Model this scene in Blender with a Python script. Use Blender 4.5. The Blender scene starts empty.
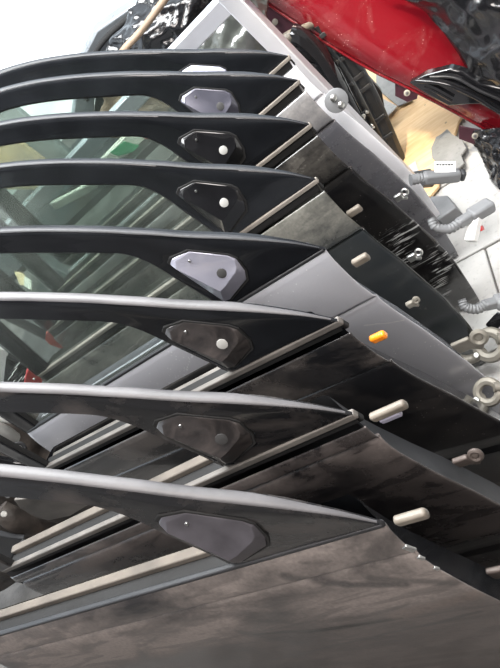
import bpy, bmesh, math, random
from mathutils import Vector, Matrix, Euler
from mathutils.noise import noise as mnoise

random.seed(7)
scene = bpy.context.scene
col = scene.collection

# ------------------------------------------------------------------ camera
FZ = 0.77                                    # floor sits at z = 0, door belt line at 0.77
ROWS = [[-0.71036, -0.01552, -0.70367], [0.41848, 0.79454, -0.43998], [0.56592, -0.60701, -0.55791]]
CAM = Vector((-0.4247, 0.2893, 0.6649 + FZ))
FOC = 623.62
cd = bpy.data.cameras.new('camera')
cam = bpy.data.objects.new('camera', cd)
col.objects.link(cam)
Rm = Matrix((ROWS[0], [-a for a in ROWS[1]], [-a for a in ROWS[2]])).transposed()
cam.matrix_world = Matrix.Translation(CAM) @ Rm.to_4x4()
cd.sensor_fit = 'VERTICAL'
cd.sensor_height = 36
cd.lens = 36 * FOC / 668
cd.clip_start = .02
cd.clip_end = 300
scene.camera = cam

# ------------------------------------------------------------------ world, lights, exposure
world = bpy.data.worlds.new('world')
scene.world = world
world.use_nodes = True
wn = world.node_tree.nodes
bg = wn['Background']
bg.inputs[0].default_value = (.80, .90, 1.0, 1)
bg.inputs[1].default_value = 1.1

def area(name, loc, target, sx, sy, power, colr=(1, 1, 1)):
    l = bpy.data.lights.new(name, 'AREA')
    l.shape = 'RECTANGLE'; l.size = sx; l.size_y = sy; l.energy = power; l.color = colr
    o = bpy.data.objects.new(name, l); col.objects.link(o)
    o.location = loc
    o.rotation_euler = (Vector(target) - Vector(loc)).to_track_quat('-Z', 'Y').to_euler()
    return o
area('overhead_fill', (.4, -1.1, 2.9), (.4, -1.2, 0), 2.8, 1.4, 190, (.97, .99, 1))  # added unseen area light overhead, brightens door shoulders and paving
area('front_light', (-.7, .7, 2.8), (.2, -.5, .6), 1.8, 1.0, 62, (1, .93, .89))
wl = bpy.data.lights.new('board_spot_fill', 'SPOT'); wl.energy = 130; wl.color = (1, .85, .62); wl.spot_size = math.radians(24); wl.spot_blend = 1; wl.shadow_soft_size = .05  # added unseen warm spot, makes the bright patch on the board
wlo = bpy.data.objects.new('board_spot_fill', wl); col.objects.link(wlo); wlo.location = (-.15, -1.0, 1.9)
wlo.rotation_euler = (Vector((.12, -1.78, 0)) - Vector((-.15, -1.0, 1.9))).to_track_quat('-Z', 'Y').to_euler()
sl = bpy.data.lights.new('sun', 'SUN'); sl.energy = 5; sl.angle = .03
so = bpy.data.objects.new('sun', sl); col.objects.link(so)
so.rotation_euler = Vector((.1, -.2, -1)).to_track_quat('-Z', 'Y').to_euler()
scene.view_settings.view_transform = 'Standard'
scene.view_settings.look = 'None'
scene.view_settings.exposure = 0.55
scene.view_settings.gamma = 1
scene.view_settings.use_curve_mapping = False

# ------------------------------------------------------------------ helpers
def at(px, py, Y):
    """the world point seen at a photograph pixel on the vertical plane y = Y"""
    a, b = px - 250, py - 334
    d = Vector([ROWS[0][k] * a + ROWS[1][k] * b + ROWS[2][k] * FOC for k in range(3)])
    return CAM + d * ((Y - CAM.y) / d.y)

def atz(px, py, Z):
    a, b = px - 250, py - 334
    d = Vector([ROWS[0][k] * a + ROWS[1][k] * b + ROWS[2][k] * FOC for k in range(3)])
    return CAM + d * ((Z - CAM.z) / d.z)

def tag(o, label=None, cat=None, group=None, kind=None):
    if label: o['label'] = label
    if cat: o['category'] = cat
    if group: o['group'] = group
    if kind: o['kind'] = kind
    return o

def empty(name, loc=(0, 0, 0)):
    o = bpy.data.objects.new(name, None)
    o.location = loc
    o.empty_display_size = .05
    col.objects.link(o)
    return o

def link(name, me, mat, parent=None, smooth=True):
    if mat is not None: me.materials.append(mat)
    if smooth:
        for p in me.polygons: p.use_smooth = True
    o = bpy.data.objects.new(name, me)
    col.objects.link(o)
    if parent: o.parent = parent
    return o

def mesh(name, vs, fs, mat, parent=None, smooth=True, sharp=35):
    me = bpy.data.meshes.new(name)
    org = Vector((0, 0, 0))
    q = parent
    while q is not None:                       # meshes of placed things are written in world coordinates
        if q.get('abs'): org = q.location.copy()
        q = q.parent
    me.from_pydata([tuple(Vector(v) - org) for v in vs], [], fs)
    bm = bmesh.new(); bm.from_mesh(me)
    bmesh.ops.remove_doubles(bm, verts=bm.verts, dist=1e-6)
    bmesh.ops.recalc_face_normals(bm, faces=bm.faces)
    bm.to_mesh(me); bm.free()
    if smooth:
        try: me.set_sharp_from_angle(angle=math.radians(sharp))
        except Exception: pass
    return link(name, me, mat, parent, smooth)

def bevel(o, w=.003, seg=2):
    m = o.modifiers.new('bevel', 'BEVEL'); m.width = w; m.segments = seg; m.limit_method = 'ANGLE'
    return o

def frame_axes(d, up=Vector((0, 0, 1))):
    d = Vector(d).normalized()
    s = d.cross(up)
    if s.length < 1e-4: s = d.cross(Vector((1, 0, 0)))
    s.normalize()
    return d, s, s.cross(d).normalized()

def bar(name, a, b, w, h, mat, parent=None, bev=.003, up=Vector((0, 0, 1))):
    a, b = Vector(a), Vector(b)
    d, s, u = frame_axes(b - a, up)
    vs = [p + s * i * w / 2 + u * j * h / 2 for p in (a, b) for i, j in ((-1, -1), (1, -1), (1, 1), (-1, 1))]
    fs = [(0, 1, 2, 3), (7, 6, 5, 4), (0, 4, 5, 1), (1, 5, 6, 2), (2, 6, 7, 3), (3, 7, 4, 0)]
    o = mesh(name, vs, fs, mat, parent, sharp=30)
    if bev: bevel(o, bev)
    return o

def box(name, c, s, mat, parent=None, bev=.003, rot=None):
    M = (rot.to_matrix() if rot else Matrix.Identity(3))
    vs = [Vector(c) + M @ Vector((x * s[0] / 2, y * s[1] / 2, z * s[2] / 2)) for x in (-1, 1) for y in (-1, 1) for z in (-1, 1)]
    fs = [(0, 1, 3, 2), (4, 6, 7, 5), (0, 4, 5, 1), (2, 3, 7, 6), (0, 2, 6, 4), (1, 5, 7, 3)]
    o = mesh(name, vs, fs, mat, parent, sharp=30)
    if bev: bevel(o, bev)
    return o

def catmull(pts, n):
    out = []
    P = [Vector(p) for p in pts]
    for i in range(len(P) - 1):
        p0 = P[i - 1] if i else P[0] * 2 - P[1]
        p3 = P[i + 2] if i + 2 < len(P) else P[-1] * 2 - P[-2]
        for k in range(n):
            t = k / n
            out.append(.5 * ((2 * P[i]) + (-p0 + P[i + 1]) * t + (2 * p0 - 5 * P[i] + 4 * P[i + 1] - p3) * t * t
                             + (-p0 + 3 * P[i] - 3 * P[i + 1] + p3) * t ** 3))
    out.append(P[-1])
    return out

def tube(name, pts, radii, mat, parent=None, seg=14, n=4, ribs=None, squash=1.0):
    """round (or ribbed) tube along a smooth curve"""
    C = catmull(pts, n)
    if not isinstance(radii, (list, tuple)): radii = [radii] * len(pts)
    Rr = [v.x for v in catmull([(r, 0, 0) for r in radii], n)]
    vs, fs = [], []
    up = Vector((.13, .2, 1))
    for i, p in enumerate(C):
        d = (C[min(i + 1, len(C) - 1)] - C[max(i - 1, 0)])
        d, s, u = frame_axes(d, up)
        r = Rr[i]
        if ribs and i % 2: r *= ribs
        for k in range(seg):
            a = 2 * math.pi * k / seg
            vs.append(p + s * math.cos(a) * r + u * math.sin(a) * r * squash)
    for i in range(len(C) - 1):
        for k in range(seg):
            fs.append((i * seg + k, i * seg + (k + 1) % seg, (i + 1) * seg + (k + 1) % seg, (i + 1) * seg + k))
    fs.append(tuple(range(seg))[::-1]); fs.append(tuple(range((len(C) - 1) * seg, len(C) * seg)))
    return mesh(name, vs, fs, mat, parent, sharp=50)

def disc(name, c, axis, r, h, mat, parent=None, seg=20, bev=.15):
    d, s, u = frame_axes(axis)
    c = Vector(c)
    rings = [(0, 0), (r, 0), (r, h * (1 - bev)), (r * (1 - bev), h), (0, h)]
    vs, fs = [], []
    for rr, hh in rings[1:4]:
        for k in range(seg):
            a = 2 * math.pi * k / seg
            vs.append(c + d * hh + s * math.cos(a) * rr + u * math.sin(a) * rr)
    for i in range(2):
        for k in range(seg):
            fs.append((i * seg + k, i * seg + (k + 1) % seg, (i + 1) * seg + (k + 1) % seg, (i + 1) * seg + k))
    fs.append(tuple(range(seg))[::-1]); fs.append(tuple(range(2 * seg, 3 * seg)))
    return mesh(name, vs, fs, mat, parent, sharp=40)

def ring(name, c, axis, r, t, mat, parent=None, seg=28, tseg=8):
    d, s, u = frame_axes(axis)
    vs, fs = [], []
    for k in range(seg):
        a = 2 * math.pi * k / seg
        e = s * math.cos(a) + u * math.sin(a)
        for j in range(tseg):
            b = 2 * math.pi * j / tseg
            vs.append(Vector(c) + e * (r + t * math.cos(b)) + d * t * math.sin(b))
    for k in range(seg):
        for j in range(tseg):
            fs.append((k * tseg + j, k * tseg + (j + 1) % tseg, ((k + 1) % seg) * tseg + (j + 1) % tseg, ((k + 1) % seg) * tseg + j))
    return mesh(name, vs, fs, mat, parent)

def slab(name, pts, thick, mat, parent=None, bev=.002):
    """a closed plate: outline points (any plane), given thickness away from the camera side"""
    P = [Vector(p) for p in pts]
    n = Vector((0, 0, 0))
    for i in range(len(P)): n += (P[i] - P[0]).cross(P[(i + 1) % len(P)] - P[0])
    n.normalize()
    if n.dot(CAM - P[0]) > 0: n = -n
    k = len(P)
    vs = P + [p + n * thick for p in P]
    fs = [tuple(range(k)), tuple(range(2 * k - 1, k - 1, -1))] + [(i, i + k, (i + 1) % k + k, (i + 1) % k) for i in range(k)]
    o = mesh(name, vs, fs, mat, parent, sharp=30)
    if bev: bevel(o, bev)
    return o

def grid_surface(name, rows, sub, thick, mat, parent=None, fn=None):
    """smooth surface through rows of 3-D control points, with real thickness"""
    R1 = [catmull(r, sub) for r in rows]
    cols_ = [catmull([r[j] for r in R1], sub) for j in range(len(R1[0]))]
    nu, nv = len(cols_), len(cols_[0])
    vs = [cols_[i][j] for i in range(nu) for j in range(nv)]
    if fn: vs = [fn(v, i // nv / (nu - 1), (i % nv) / (nv - 1)) for i, v in enumerate(vs)]
    fs = [(i * nv + j, i * nv + j + 1, (i + 1) * nv + j + 1, (i + 1) * nv + j) for i in range(nu - 1) for j in range(nv - 1)]
    o = mesh(name, vs, fs, mat, parent, sharp=60)
    if thick:
        m = o.modifiers.new('solid', 'SOLIDIFY'); m.thickness = thick; m.offset = 0
    return o

def crumple(name, rows, sub, amp, freq, mat, parent=None, seed=0, thick=.002):
    def fn(v, a, b):
        s = v * freq + Vector((seed * 3.1, seed * 1.7, 0))
        n1 = 1 - abs(mnoise(s)) * 2.4
        n2 = 1 - abs(mnoise(s * 2.3 + Vector((5, 2, 1)))) * 2.2
        n3 = mnoise(s * 5.1)
        k = amp * (n1 + .45 * n2 + .12 * n3 - .6)
        return v + Vector((.35 * mnoise(s * 1.3), .8, .6)).normalized() * k
    return grid_surface(name, rows, sub, thick, mat, parent, fn)

# ------------------------------------------------------------------ materials
def new_mat(name):
    m = bpy.data.materials.new(name); m.use_nodes = True
    nt = m.node_tree
    return m, nt, nt.nodes['Principled BSDF'], nt.nodes['Material Output']

def N(nt, typ, **kw):
    n = nt.nodes.new(typ)
    for k, v in kw.items():
        if k.startswith('i_'): n.inputs[k[2:].replace('_', ' ')].default_value = v
        else: setattr(n, k, v)
    return n

def ramp(nt, src, lo, hi, a=0.0, b=1.0):
    r = N(nt, 'ShaderNodeMapRange')
    r.inputs['From Min'].default_value = lo; r.inputs['From Max'].default_value = hi
    r.inputs['To Min'].default_value = a; r.inputs['To Max'].default_value = b
    nt.links.new(src, r.inputs['Value'])
    return r.outputs[0]

def mathn(nt, op, a, b=None):
    m = N(nt, 'ShaderNodeMath', operation=op)
    for k, x in enumerate((a, b)):
        if x is None: continue
        if isinstance(x, (int, float)): m.inputs[k].default_value = x
        else: nt.links.new(x, m.inputs[k])
    m.use_clamp = False
    return m.outputs[0]

def mixc(nt, fac, a, b):
    m = N(nt, 'ShaderNodeMix', data_type='RGBA')
    for sock, x in ((m.inputs[0], fac), (m.inputs[6], a), (m.inputs[7], b)):
        if isinstance(x, (int, float)): sock.default_value = x
        elif isinstance(x, tuple): sock.default_value = (*x, 1) if len(x) == 3 else x
        else: nt.links.new(x, sock)
    return m.outputs[2]

def plain(name, c, rough=.5, metal=0, bump=0, bscale=60, var=.15, vscale=8, coat=0, spec=.5):
    m, nt, p, out = new_mat(name)
    tc = N(nt, 'ShaderNodeTexCoord')
    nz = N(nt, 'ShaderNodeTexNoise'); nz.inputs['Scale'].default_value = vscale; nz.inputs['Detail'].default_value = 5
    nt.links.new(tc.outputs['Object'], nz.inputs['Vector'])
    f = ramp(nt, nz.outputs[0], .3, .7)
    dark = tuple(x * (1 - var) for x in c); lite = tuple(min(1, x * (1 + var)) for x in c)
    nt.links.new(mixc(nt, f, dark, lite), p.inputs['Base Color'])
    nt.links.new(ramp(nt, nz.outputs[0], .3, .7, rough * .85, min(1, rough * 1.15)), p.inputs['Roughness'])
    p.inputs['Metallic'].default_value = metal
    p.inputs['Coat Weight'].default_value = coat
    p.inputs['Specular IOR Level'].default_value = spec
    if bump:
        b = N(nt, 'ShaderNodeBump'); b.inputs['Strength'].default_value = bump; b.inputs['Distance'].default_value = .004
        n2 = N(nt, 'ShaderNodeTexNoise'); n2.inputs['Scale'].default_value = bscale; n2.inputs['Detail'].default_value = 6
        nt.links.new(tc.outputs['Object'], n2.inputs['Vector'])
        nt.links.new(n2.outputs[0], b.inputs['Height']); nt.links.new(b.outputs[0], p.inputs['Normal'])
    return m

def paint(name, base, metal=.0, rough=.12, dust=.5, dustc=(.23, .20, .18), lo=.42, hi=.62, scale=5, spots=.5,
          seg=(), wipes=.5, scratch=None, dz=None):
    """car paint with settled dust, wiped patches, specks, named scuffs and painted crease shade (object space)"""
    m, nt, p, out = new_mat(name)
    tc = N(nt, 'ShaderNodeTexCoord')
    ob = tc.outputs['Object']
    mp = N(nt, 'ShaderNodeMapping'); mp.inputs['Scale'].default_value = (1, 1, 1.5)
    mp.inputs['Location'].default_value = (hash(name) % 7 if False else len(name) * 1.37, 0, 0)
    nt.links.new(ob, mp.inputs[0])
    big = N(nt, 'ShaderNodeTexNoise'); big.inputs['Scale'].default_value = scale; big.inputs['Detail'].default_value = 7
    big.inputs['Roughness'].default_value = .62; big.inputs['Distortion'].default_value = .6
    nt.links.new(mp.outputs[0], big.inputs['Vector'])
    d = ramp(nt, big.outputs[0], lo, hi, 0, 1)
    # wiped streaks running along the door
    mp2 = N(nt, 'ShaderNodeMapping'); mp2.inputs['Scale'].default_value = (3, 3, 14); mp2.inputs['Rotation'].default_value = (0, .35, 0)
    nt.links.new(ob, mp2.inputs[0])
    wp = N(nt, 'ShaderNodeTexNoise'); wp.inputs['Scale'].default_value = 1.6; wp.inputs['Detail'].default_value = 4; wp.inputs['Distortion'].default_value = 1.2
    nt.links.new(mp2.outputs[0], wp.inputs['Vector'])
    w = ramp(nt, wp.outputs[0], .52, .60, 1, 1 - wipes)
    d = mathn(nt, 'MULTIPLY', d, w)
    fine = N(nt, 'ShaderNodeTexNoise'); fine.inputs['Scale'].default_value = 160; fine.inputs['Detail'].default_value = 3
    nt.links.new(ob, fine.inputs['Vector'])
    d = mathn(nt, 'MULTIPLY', d, ramp(nt, fine.outputs[0], .3, .7, .8, 1.1))
    d = mathn(nt, 'MULTIPLY', d, dust)
    if dz:                                       # dust thins below a set height; nearest door's drop also imitates a dark reflection
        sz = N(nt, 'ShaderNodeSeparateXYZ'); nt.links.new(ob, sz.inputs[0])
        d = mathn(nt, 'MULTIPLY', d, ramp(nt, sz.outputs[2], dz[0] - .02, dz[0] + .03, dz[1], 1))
    # bright specks
    sp = N(nt, 'ShaderNodeTexVoronoi'); sp.inputs['Scale'].default_value = 95
    nt.links.new(ob, sp.inputs['Vector'])
    s1 = ramp(nt, sp.outputs['Distance'], .10, .16, 1, 0)
    s1 = mathn(nt, 'MULTIPLY', s1, ramp(nt, big.outputs[0], .5, .6, 0, spots))
    d = mathn(nt, 'MINIMUM', mathn(nt, 'MAXIMUM', d, s1), 1.0)
    basec = mixc(nt, d, base, dustc)
    sep = N(nt, 'ShaderNodeSeparateXYZ'); nt.links.new(ob, sep.inputs[0])
    X, Z = sep.outputs[0], sep.outputs[2]
    for (x0, z0, x1, z1, wd, c, amt) in seg:      # scuffs and a painted crease shade: distance to a segment in the door's own plane
        L2 = (x1 - x0) ** 2 + (z1 - z0) ** 2
        wob = mathn(nt, 'MULTIPLY', mathn(nt, 'SUBTRACT', wp.outputs[0], .5), .025)
        zz = mathn(nt, 'ADD', Z, wob)
        t = mathn(nt, 'DIVIDE', mathn(nt, 'ADD', mathn(nt, 'MULTIPLY', mathn(nt, 'SUBTRACT', X, x0), x1 - x0),
                                      mathn(nt, 'MULTIPLY', mathn(nt, 'SUBTRACT', zz, z0), z1 - z0)), L2)
        t = mathn(nt, 'MINIMUM', mathn(nt, 'MAXIMUM', t, 0.0), 1.0)
        dx = mathn(nt, 'SUBTRACT', X, mathn(nt, 'ADD', x0, mathn(nt, 'MULTIPLY', t, x1 - x0)))
        dz = mathn(nt, 'SUBTRACT', zz, mathn(nt, 'ADD', z0, mathn(nt, 'MULTIPLY', t, z1 - z0)))
        dist = mathn(nt, 'SQRT', mathn(nt, 'ADD', mathn(nt, 'MULTIPLY', dx, dx), mathn(nt, 'MULTIPLY', dz, dz)))
        k = mathn(nt, 'MULTIPLY', ramp(nt, dist, wd * .35, wd, 1, 0), amt)
        k = mathn(nt, 'MULTIPLY', k, ramp(nt, fine.outputs[0], .35, .55, .55, 1))
        basec = mixc(nt, k, basec, c)
        d = mathn(nt, 'MULTIPLY', d, mathn(nt, 'SUBTRACT', 1.0, k))
    if scratch:
        x0, x1, z0, z1, ang, amt = scratch
        mp3 = N(nt, 'ShaderNodeMapping'); mp3.inputs['Scale'].default_value = (14, 1, 150); mp3.inputs['Rotation'].default_value = (0, ang, 0)
        nt.links.new(ob, mp3.inputs[0])
        sn = N(nt, 'ShaderNodeTexNoise'); sn.inputs['Scale'].default_value = 1; sn.inputs['Detail'].default_value = 5; sn.inputs['Distortion'].default_value = .5
        nt.links.new(mp3.outputs[0], sn.inputs['Vector'])
        k = ramp(nt, sn.outputs[0], .53, .60, 0, 1)
        cl = N(nt, 'ShaderNodeTexNoise'); cl.inputs['Scale'].default_value = 11; cl.inputs['Detail'].default_value = 3
        nt.links.new(ob, cl.inputs['Vector'])
        k = mathn(nt, 'MULTIPLY', k, ramp(nt, cl.outputs[0], .46, .56, 0, 1))
        for src, a, b in ((X, x0, x0 + .03), (X, x1, x1 - .03), (Z, z0, z0 + .05), (Z, z1, z1 - .05)):
            k = mathn(nt, 'MULTIPLY', k, ramp(nt, src, a, b, 0, 1))
        k = mathn(nt, 'MULTIPLY', k, amt)
        basec = mixc(nt, k, basec, (.55, .56, .55))
        d = mathn(nt, 'MAXIMUM', d, k)
    nt.links.new(basec, p.inputs['Base Color'])
    nt.links.new(ramp(nt, d, 0, 1, rough, .8), p.inputs['Roughness'])
    nt.links.new(ramp(nt, d, 0, 1, metal, 0), p.inputs['Metallic'])
    nt.links.new(ramp(nt, d, 0, .8, .8, 0), p.inputs['Coat Weight'])
    p.inputs['Coat Roughness'].default_value = .06
    b = N(nt, 'ShaderNodeBump'); b.inputs['Strength'].default_value = .12; b.inputs['Distance'].default_value = .002
    nt.links.new(fine.outputs[0], b.inputs['Height']); nt.links.new(b.outputs[0], p.inputs['Normal'])
    return m

def glass_mat(name, tint=(.88, .915, .895), haze=.08, hazec=(.33, .36, .33)):
    m, nt, p, out = new_mat(name)
    nt.nodes.remove(p)
    tr = N(nt, 'ShaderNodeBsdfTransparent'); tr.inputs[0].default_value = (*tint, 1)
    gl = N(nt, 'ShaderNodeBsdfGlossy'); gl.inputs['Roughness'].default_value = .02
    df = N(nt, 'ShaderNodeBsdfDiffuse'); df.inputs[0].default_value = (*hazec, 1)
    fr = N(nt, 'ShaderNodeFresnel'); fr.inputs[0].default_value = 1.5
    tc = N(nt, 'ShaderNodeTexCoord')
    nz = N(nt, 'ShaderNodeTexNoise'); nz.inputs['Scale'].default_value = 5; nz.inputs['Detail'].default_value = 5; nz.inputs['Distortion'].default_value = .8
    nt.links.new(tc.outputs['Object'], nz.inputs['Vector'])
    m1 = N(nt, 'ShaderNodeMixShader'); nt.links.new(ramp(nt, nz.outputs[0], .35, .7, haze * .3, haze * 2), m1.inputs[0])
    nt.links.new(tr.outputs[0], m1.inputs[1]); nt.links.new(df.outputs[0], m1.inputs[2])
    m2 = N(nt, 'ShaderNodeMixShader'); nt.links.new(fr.outputs[0], m2.inputs[0])
    nt.links.new(m1.outputs[0], m2.inputs[1]); nt.links.new(gl.outputs[0], m2.inputs[2])
    nt.links.new(m2.outputs[0], out.inputs[0])
    return m

def wood_mat(name, a, b, scale=6):
    m, nt, p, out = new_mat(name)
    tc = N(nt, 'ShaderNodeTexCoord')
    mp = N(nt, 'ShaderNodeMapping'); mp.inputs['Scale'].default_value = (2, 12, 2)
    nt.links.new(tc.outputs['Object'], mp.inputs[0])
    nz = N(nt, 'ShaderNodeTexNoise'); nz.inputs['Scale'].default_value = scale; nz.inputs['Detail'].default_value = 7; nz.inputs['Distortion'].default_value = .7
    nt.links.new(mp.outputs[0], nz.inputs['Vector'])
    c = mixc(nt, ramp(nt, nz.outputs[0], .3, .7), a, b)
    vo = N(nt, 'ShaderNodeTexVoronoi'); vo.inputs['Scale'].default_value = 14
    nt.links.new(tc.outputs['Object'], vo.inputs['Vector'])
    c = mixc(nt, ramp(nt, vo.outputs['Distance'], .04, .08, .7, 0), c, (.12, .08, .05))
    nt.links.new(c, p.inputs['Base Color'])
    p.inputs['Roughness'].default_value = .6
    return m

def concrete(name, a, b, scale=7, rough=.75, bump=.3):
    m, nt, p, out = new_mat(name)
    tc = N(nt, 'ShaderNodeTexCoord')
    nz = N(nt, 'ShaderNodeTexNoise'); nz.inputs['Scale'].default_value = scale; nz.inputs['Detail'].default_value = 8; nz.inputs['Roughness'].default_value = .65
    nt.links.new(tc.outputs['Object'], nz.inputs['Vector'])
    n2 = N(nt, 'ShaderNodeTexNoise'); n2.inputs['Scale'].default_value = 70; n2.inputs['Detail'].default_value = 5
    nt.links.new(tc.outputs['Object'], n2.inputs['Vector'])
    c = mixc(nt, ramp(nt, nz.outputs[0], .35, .68), a, b)
    c = mixc(nt, ramp(nt, n2.outputs[0], .58, .72, 0, .5), c, tuple(x * .6 for x in a))
    nt.links.new(c, p.inputs['Base Color']); p.inputs['Roughness'].default_value = rough
    b_ = N(nt, 'ShaderNodeBump'); b_.inputs['Strength'].default_value = bump; b_.inputs['Distance'].default_value = .004
    nt.links.new(n2.outputs[0], b_.inputs['Height']); nt.links.new(b_.outputs[0], p.inputs['Normal'])
    return m

M = {}
M['frame_black'] = plain('frame_black', (.010, .011, .013), .22, var=.4, vscale=6, coat=.3)
M['frame_dusty'] = paint('frame_dusty', (.010, .010, .011), 0, .25, .45, (.14, .12, .11), .46, .66, 7, .4)
M['seal_grey'] = plain('seal_grey', (.085, .082, .085), .45, bump=.15, var=.3)
M['seal_dark'] = plain('seal_dark', (.03, .031, .034), .5, var=.3)
M['rubber'] = plain('rubber', (.012, .012, .012), .8, bump=.2)
M['dusty_tan'] = plain('dusty_tan', (.25, .225, .195), .8, bump=.3, var=.25, vscale=10)
M['ledge_tan'] = plain('ledge_tan', (.135, .118, .10), .85, bump=.3, var=.3, vscale=10)
M['dusty_grey'] = plain('dusty_grey', (.15, .138, .125), .6, bump=.2, var=.3, vscale=12)
M['steel'] = plain('steel', (.55, .55, .53), .35, 1, .1)
M['cast'] = plain('cast', (.20, .185, .155), .55, .4, .5, 50, .3)
M['cast_brown'] = plain('cast_brown', (.10, .08, .07), .5, .3, .5, 50, .4)
M['hole_grey'] = plain('hole_grey', (.42, .42, .40), .7)
M['hole_dark'] = plain('hole_dark', (.05, .05, .05), .6)
M['bone'] = plain('bone', (.17, .148, .12), .5, var=.2, vscale=30)
M['amber'] = plain('amber', (.85, .24, .01), .3, coat=.5)
M['lilac_grey'] = plain('lilac_grey', (.25, .24, .30), .4)
M['loom_grey'] = plain('loom_grey', (.19, .195, .20), .55, bump=.2, var=.2)
M['loom_dark'] = plain('loom_dark', (.045, .047, .05), .45, bump=.1)
M['white_plastic'] = plain('white_plastic', (.78, .78, .76), .4, var=.08)
M['ink'] = plain('ink', (.03, .03, .03), .6)
M['red_clip'] = plain('red_clip', (.55, .03, .03), .4)
M['rack_steel'] = plain('rack_steel', (.50, .51, .55), .38, .35, .1, 40, .12, 4)
M['red_paint'] = paint('red_paint', (.13, .004, .008), .1, .14, .12, (.45, .30, .28), .5, .75, 6, .5)
M['maroon'] = plain('maroon', (.045, .012, .02), .4, var=.3)
M['gloss_black'] = plain('gloss_black', (.008, .008, .009), .12, coat=.6)
M['matt_black'] = plain('matt_black', (.015, .015, .016), .45, bump=.3, var=.4)
M['film_black'] = plain('film_black', (.008, .008, .009), .22, coat=.4, var=.3, spec=.6)
M['film_grey'] = plain('film_grey', (.09, .095, .085), .2, coat=1, var=.6, vscale=4, spec=.9)
M['board'] = wood_mat('board', (.62, .40, .20), (.74, .53, .30))
M['cream'] = wood_mat('cream', (.66, .48, .26), (.78, .62, .38), 3)
M['grey_sheet'] = concrete('grey_sheet', (.17, .17, .16), (.25, .245, .235))
M['slab_a'] = concrete('slab_a', (.36, .355, .34), (.48, .47, .45), 5)
M['slab_b'] = concrete('slab_b', (.32, .315, .30), (.44, .43, .41), 8)
M['mortar'] = concrete('mortar', (.16, .14, .12), (.26, .23, .19), 10)
M['yard'] = concrete('yard', (.62, .62, .60), (.74, .74, .72), 1)
M['dark_floor'] = concrete('dark_floor', (.06, .055, .05), (.16, .15, .14), 4)
M['ceiling'] = plain('ceiling', (.30, .30, .30), .8)
M['wall'] = plain('wall', (.16, .15, .15), .8)
M['car_grey'] = plain('car_grey', (.27, .29, .31), .3, .3, coat=.5)
M['car_blue_grey'] = plain('car_blue_grey', (.22, .28, .31), .35, .2)
M['brown'] = plain('brown', (.22, .16, .11), .6, bump=.3, var=.4)
M['engine'] = plain('engine', (.045, .036, .03), .6, .2, 1.0, 35, .6, 14)
M['alloy'] = plain('alloy', (.48, .47, .44), .4, .6, .4, 40, .25)
M['green_print'] = plain('green_print', (.06, .34, .16), .4)
M['red_print'] = plain('red_print', (.62, .10, .07), .4)
M['carton_white'] = plain('carton_white', (.72, .70, .62), .5, var=.1)
M['plank_grey'] = plain('plank_grey', (.30, .34, .34), .6, bump=.2, var=.2)
M['glass_green'] = glass_mat('glass_green')

# ------------------------------------------------------------------ the setting
def struct(o): o['kind'] = 'structure'; return o

def flat(name, x0, x1, y0, y1, z0, z1, mat, parent=None, bev=0):
    return box(name, ((x0 + x1) / 2, (y0 + y1) / 2, (z0 + z1) / 2), (x1 - x0, y1 - y0, z1 - z0), mat, parent, bev)

floor = struct(flat('floor', -2.6, 7.5, -5.6, 2.4, -.12, -.016, M['dark_floor']))
yard = struct(flat('ground_yard', -30, 60, -80, 30, -.5, -.13, M['yard']))
ceil_ = struct(flat('ceiling', -2.6, 3.2, -2.5, 2.4, 3.25, 3.4, M['ceiling']))
wf = struct(flat('wall_front', -2.6, 7.5, 2.3, 2.4, -.12, 3.25, M['wall']))
wr = struct(flat('wall_right', -2.7, -2.6, -5.6, 2.4, -.12, 3.4, M['wall']))
# paving slabs, each a piece of the floor
slabdata = {}
def paving(x0, x1, y0, y1, mat, dz):
    w, l = x1 - x0 - .005, y1 - y0 - .005
    key = (round(w, 3), round(l, 3), mat.name)
    if key not in slabdata:
        o = box('paving_slab', (0, 0, 0), (w, l, .03), mat, None, .004)
        slabdata[key] = o.data
        bpy.data.objects.remove(o)
    o = bpy.data.objects.new('paving_slab', slabdata[key]); col.objects.link(o)
    o.parent = floor
    o.location = ((x0 + x1) / 2, (y0 + y1) / 2, -.016 + dz)
    b = o.modifiers.new('bevel', 'BEVEL'); b.width = .004; b.segments = 2
    o.rotation_euler = (random.uniform(-.004, .004), random.uniform(-.004, .004), random.uniform(-.004, .004))
ys_ = [-3.17, -2.82, -2.47, -2.12, -1.77, -1.42, -1.075, -.72, -.37]
for j in range(len(ys_) - 1):
    off = (.03, -.09, .03, -.05)[j % 4]
    for i in range(-6, 4):
        x0 = off + i * .24
        paving(x0, x0 + .24, ys_[j], ys_[j + 1], M['slab_a'] if random.random() < .6 else M['slab_b'], random.uniform(-.003, .003))

# ------------------------------------------------------------------ the doors
OFF = [[0, 0, 0], [.0252, -.1645, .0114], [.03, -.3329, .0206], [.0608, -.5332, -.0032], [.0795, -.7593, -.016],
       [.0704, -.922, .0051], [.0982, -1.1373, .0013], [.1206, -1.2716, .0069]]
ANG = [[.44, 2.277, -1.862], [.017, -.146, 1.152], [-5.444, -2.272, 3.463], [-.964, .044, -.262], [.466, 2.632, -1.129],
       [.53, -.213, -.632], [2.47, .818, -.641], [1.226, -1.026, -.031]]

def ysurf(v):
    if v > 0: return -.10 * v - .12 * v * v
    return .020 * (1 - math.exp(v / .055)) + .024 * math.sin(math.pi * .5 * min(-v, .8) / .5)

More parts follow.
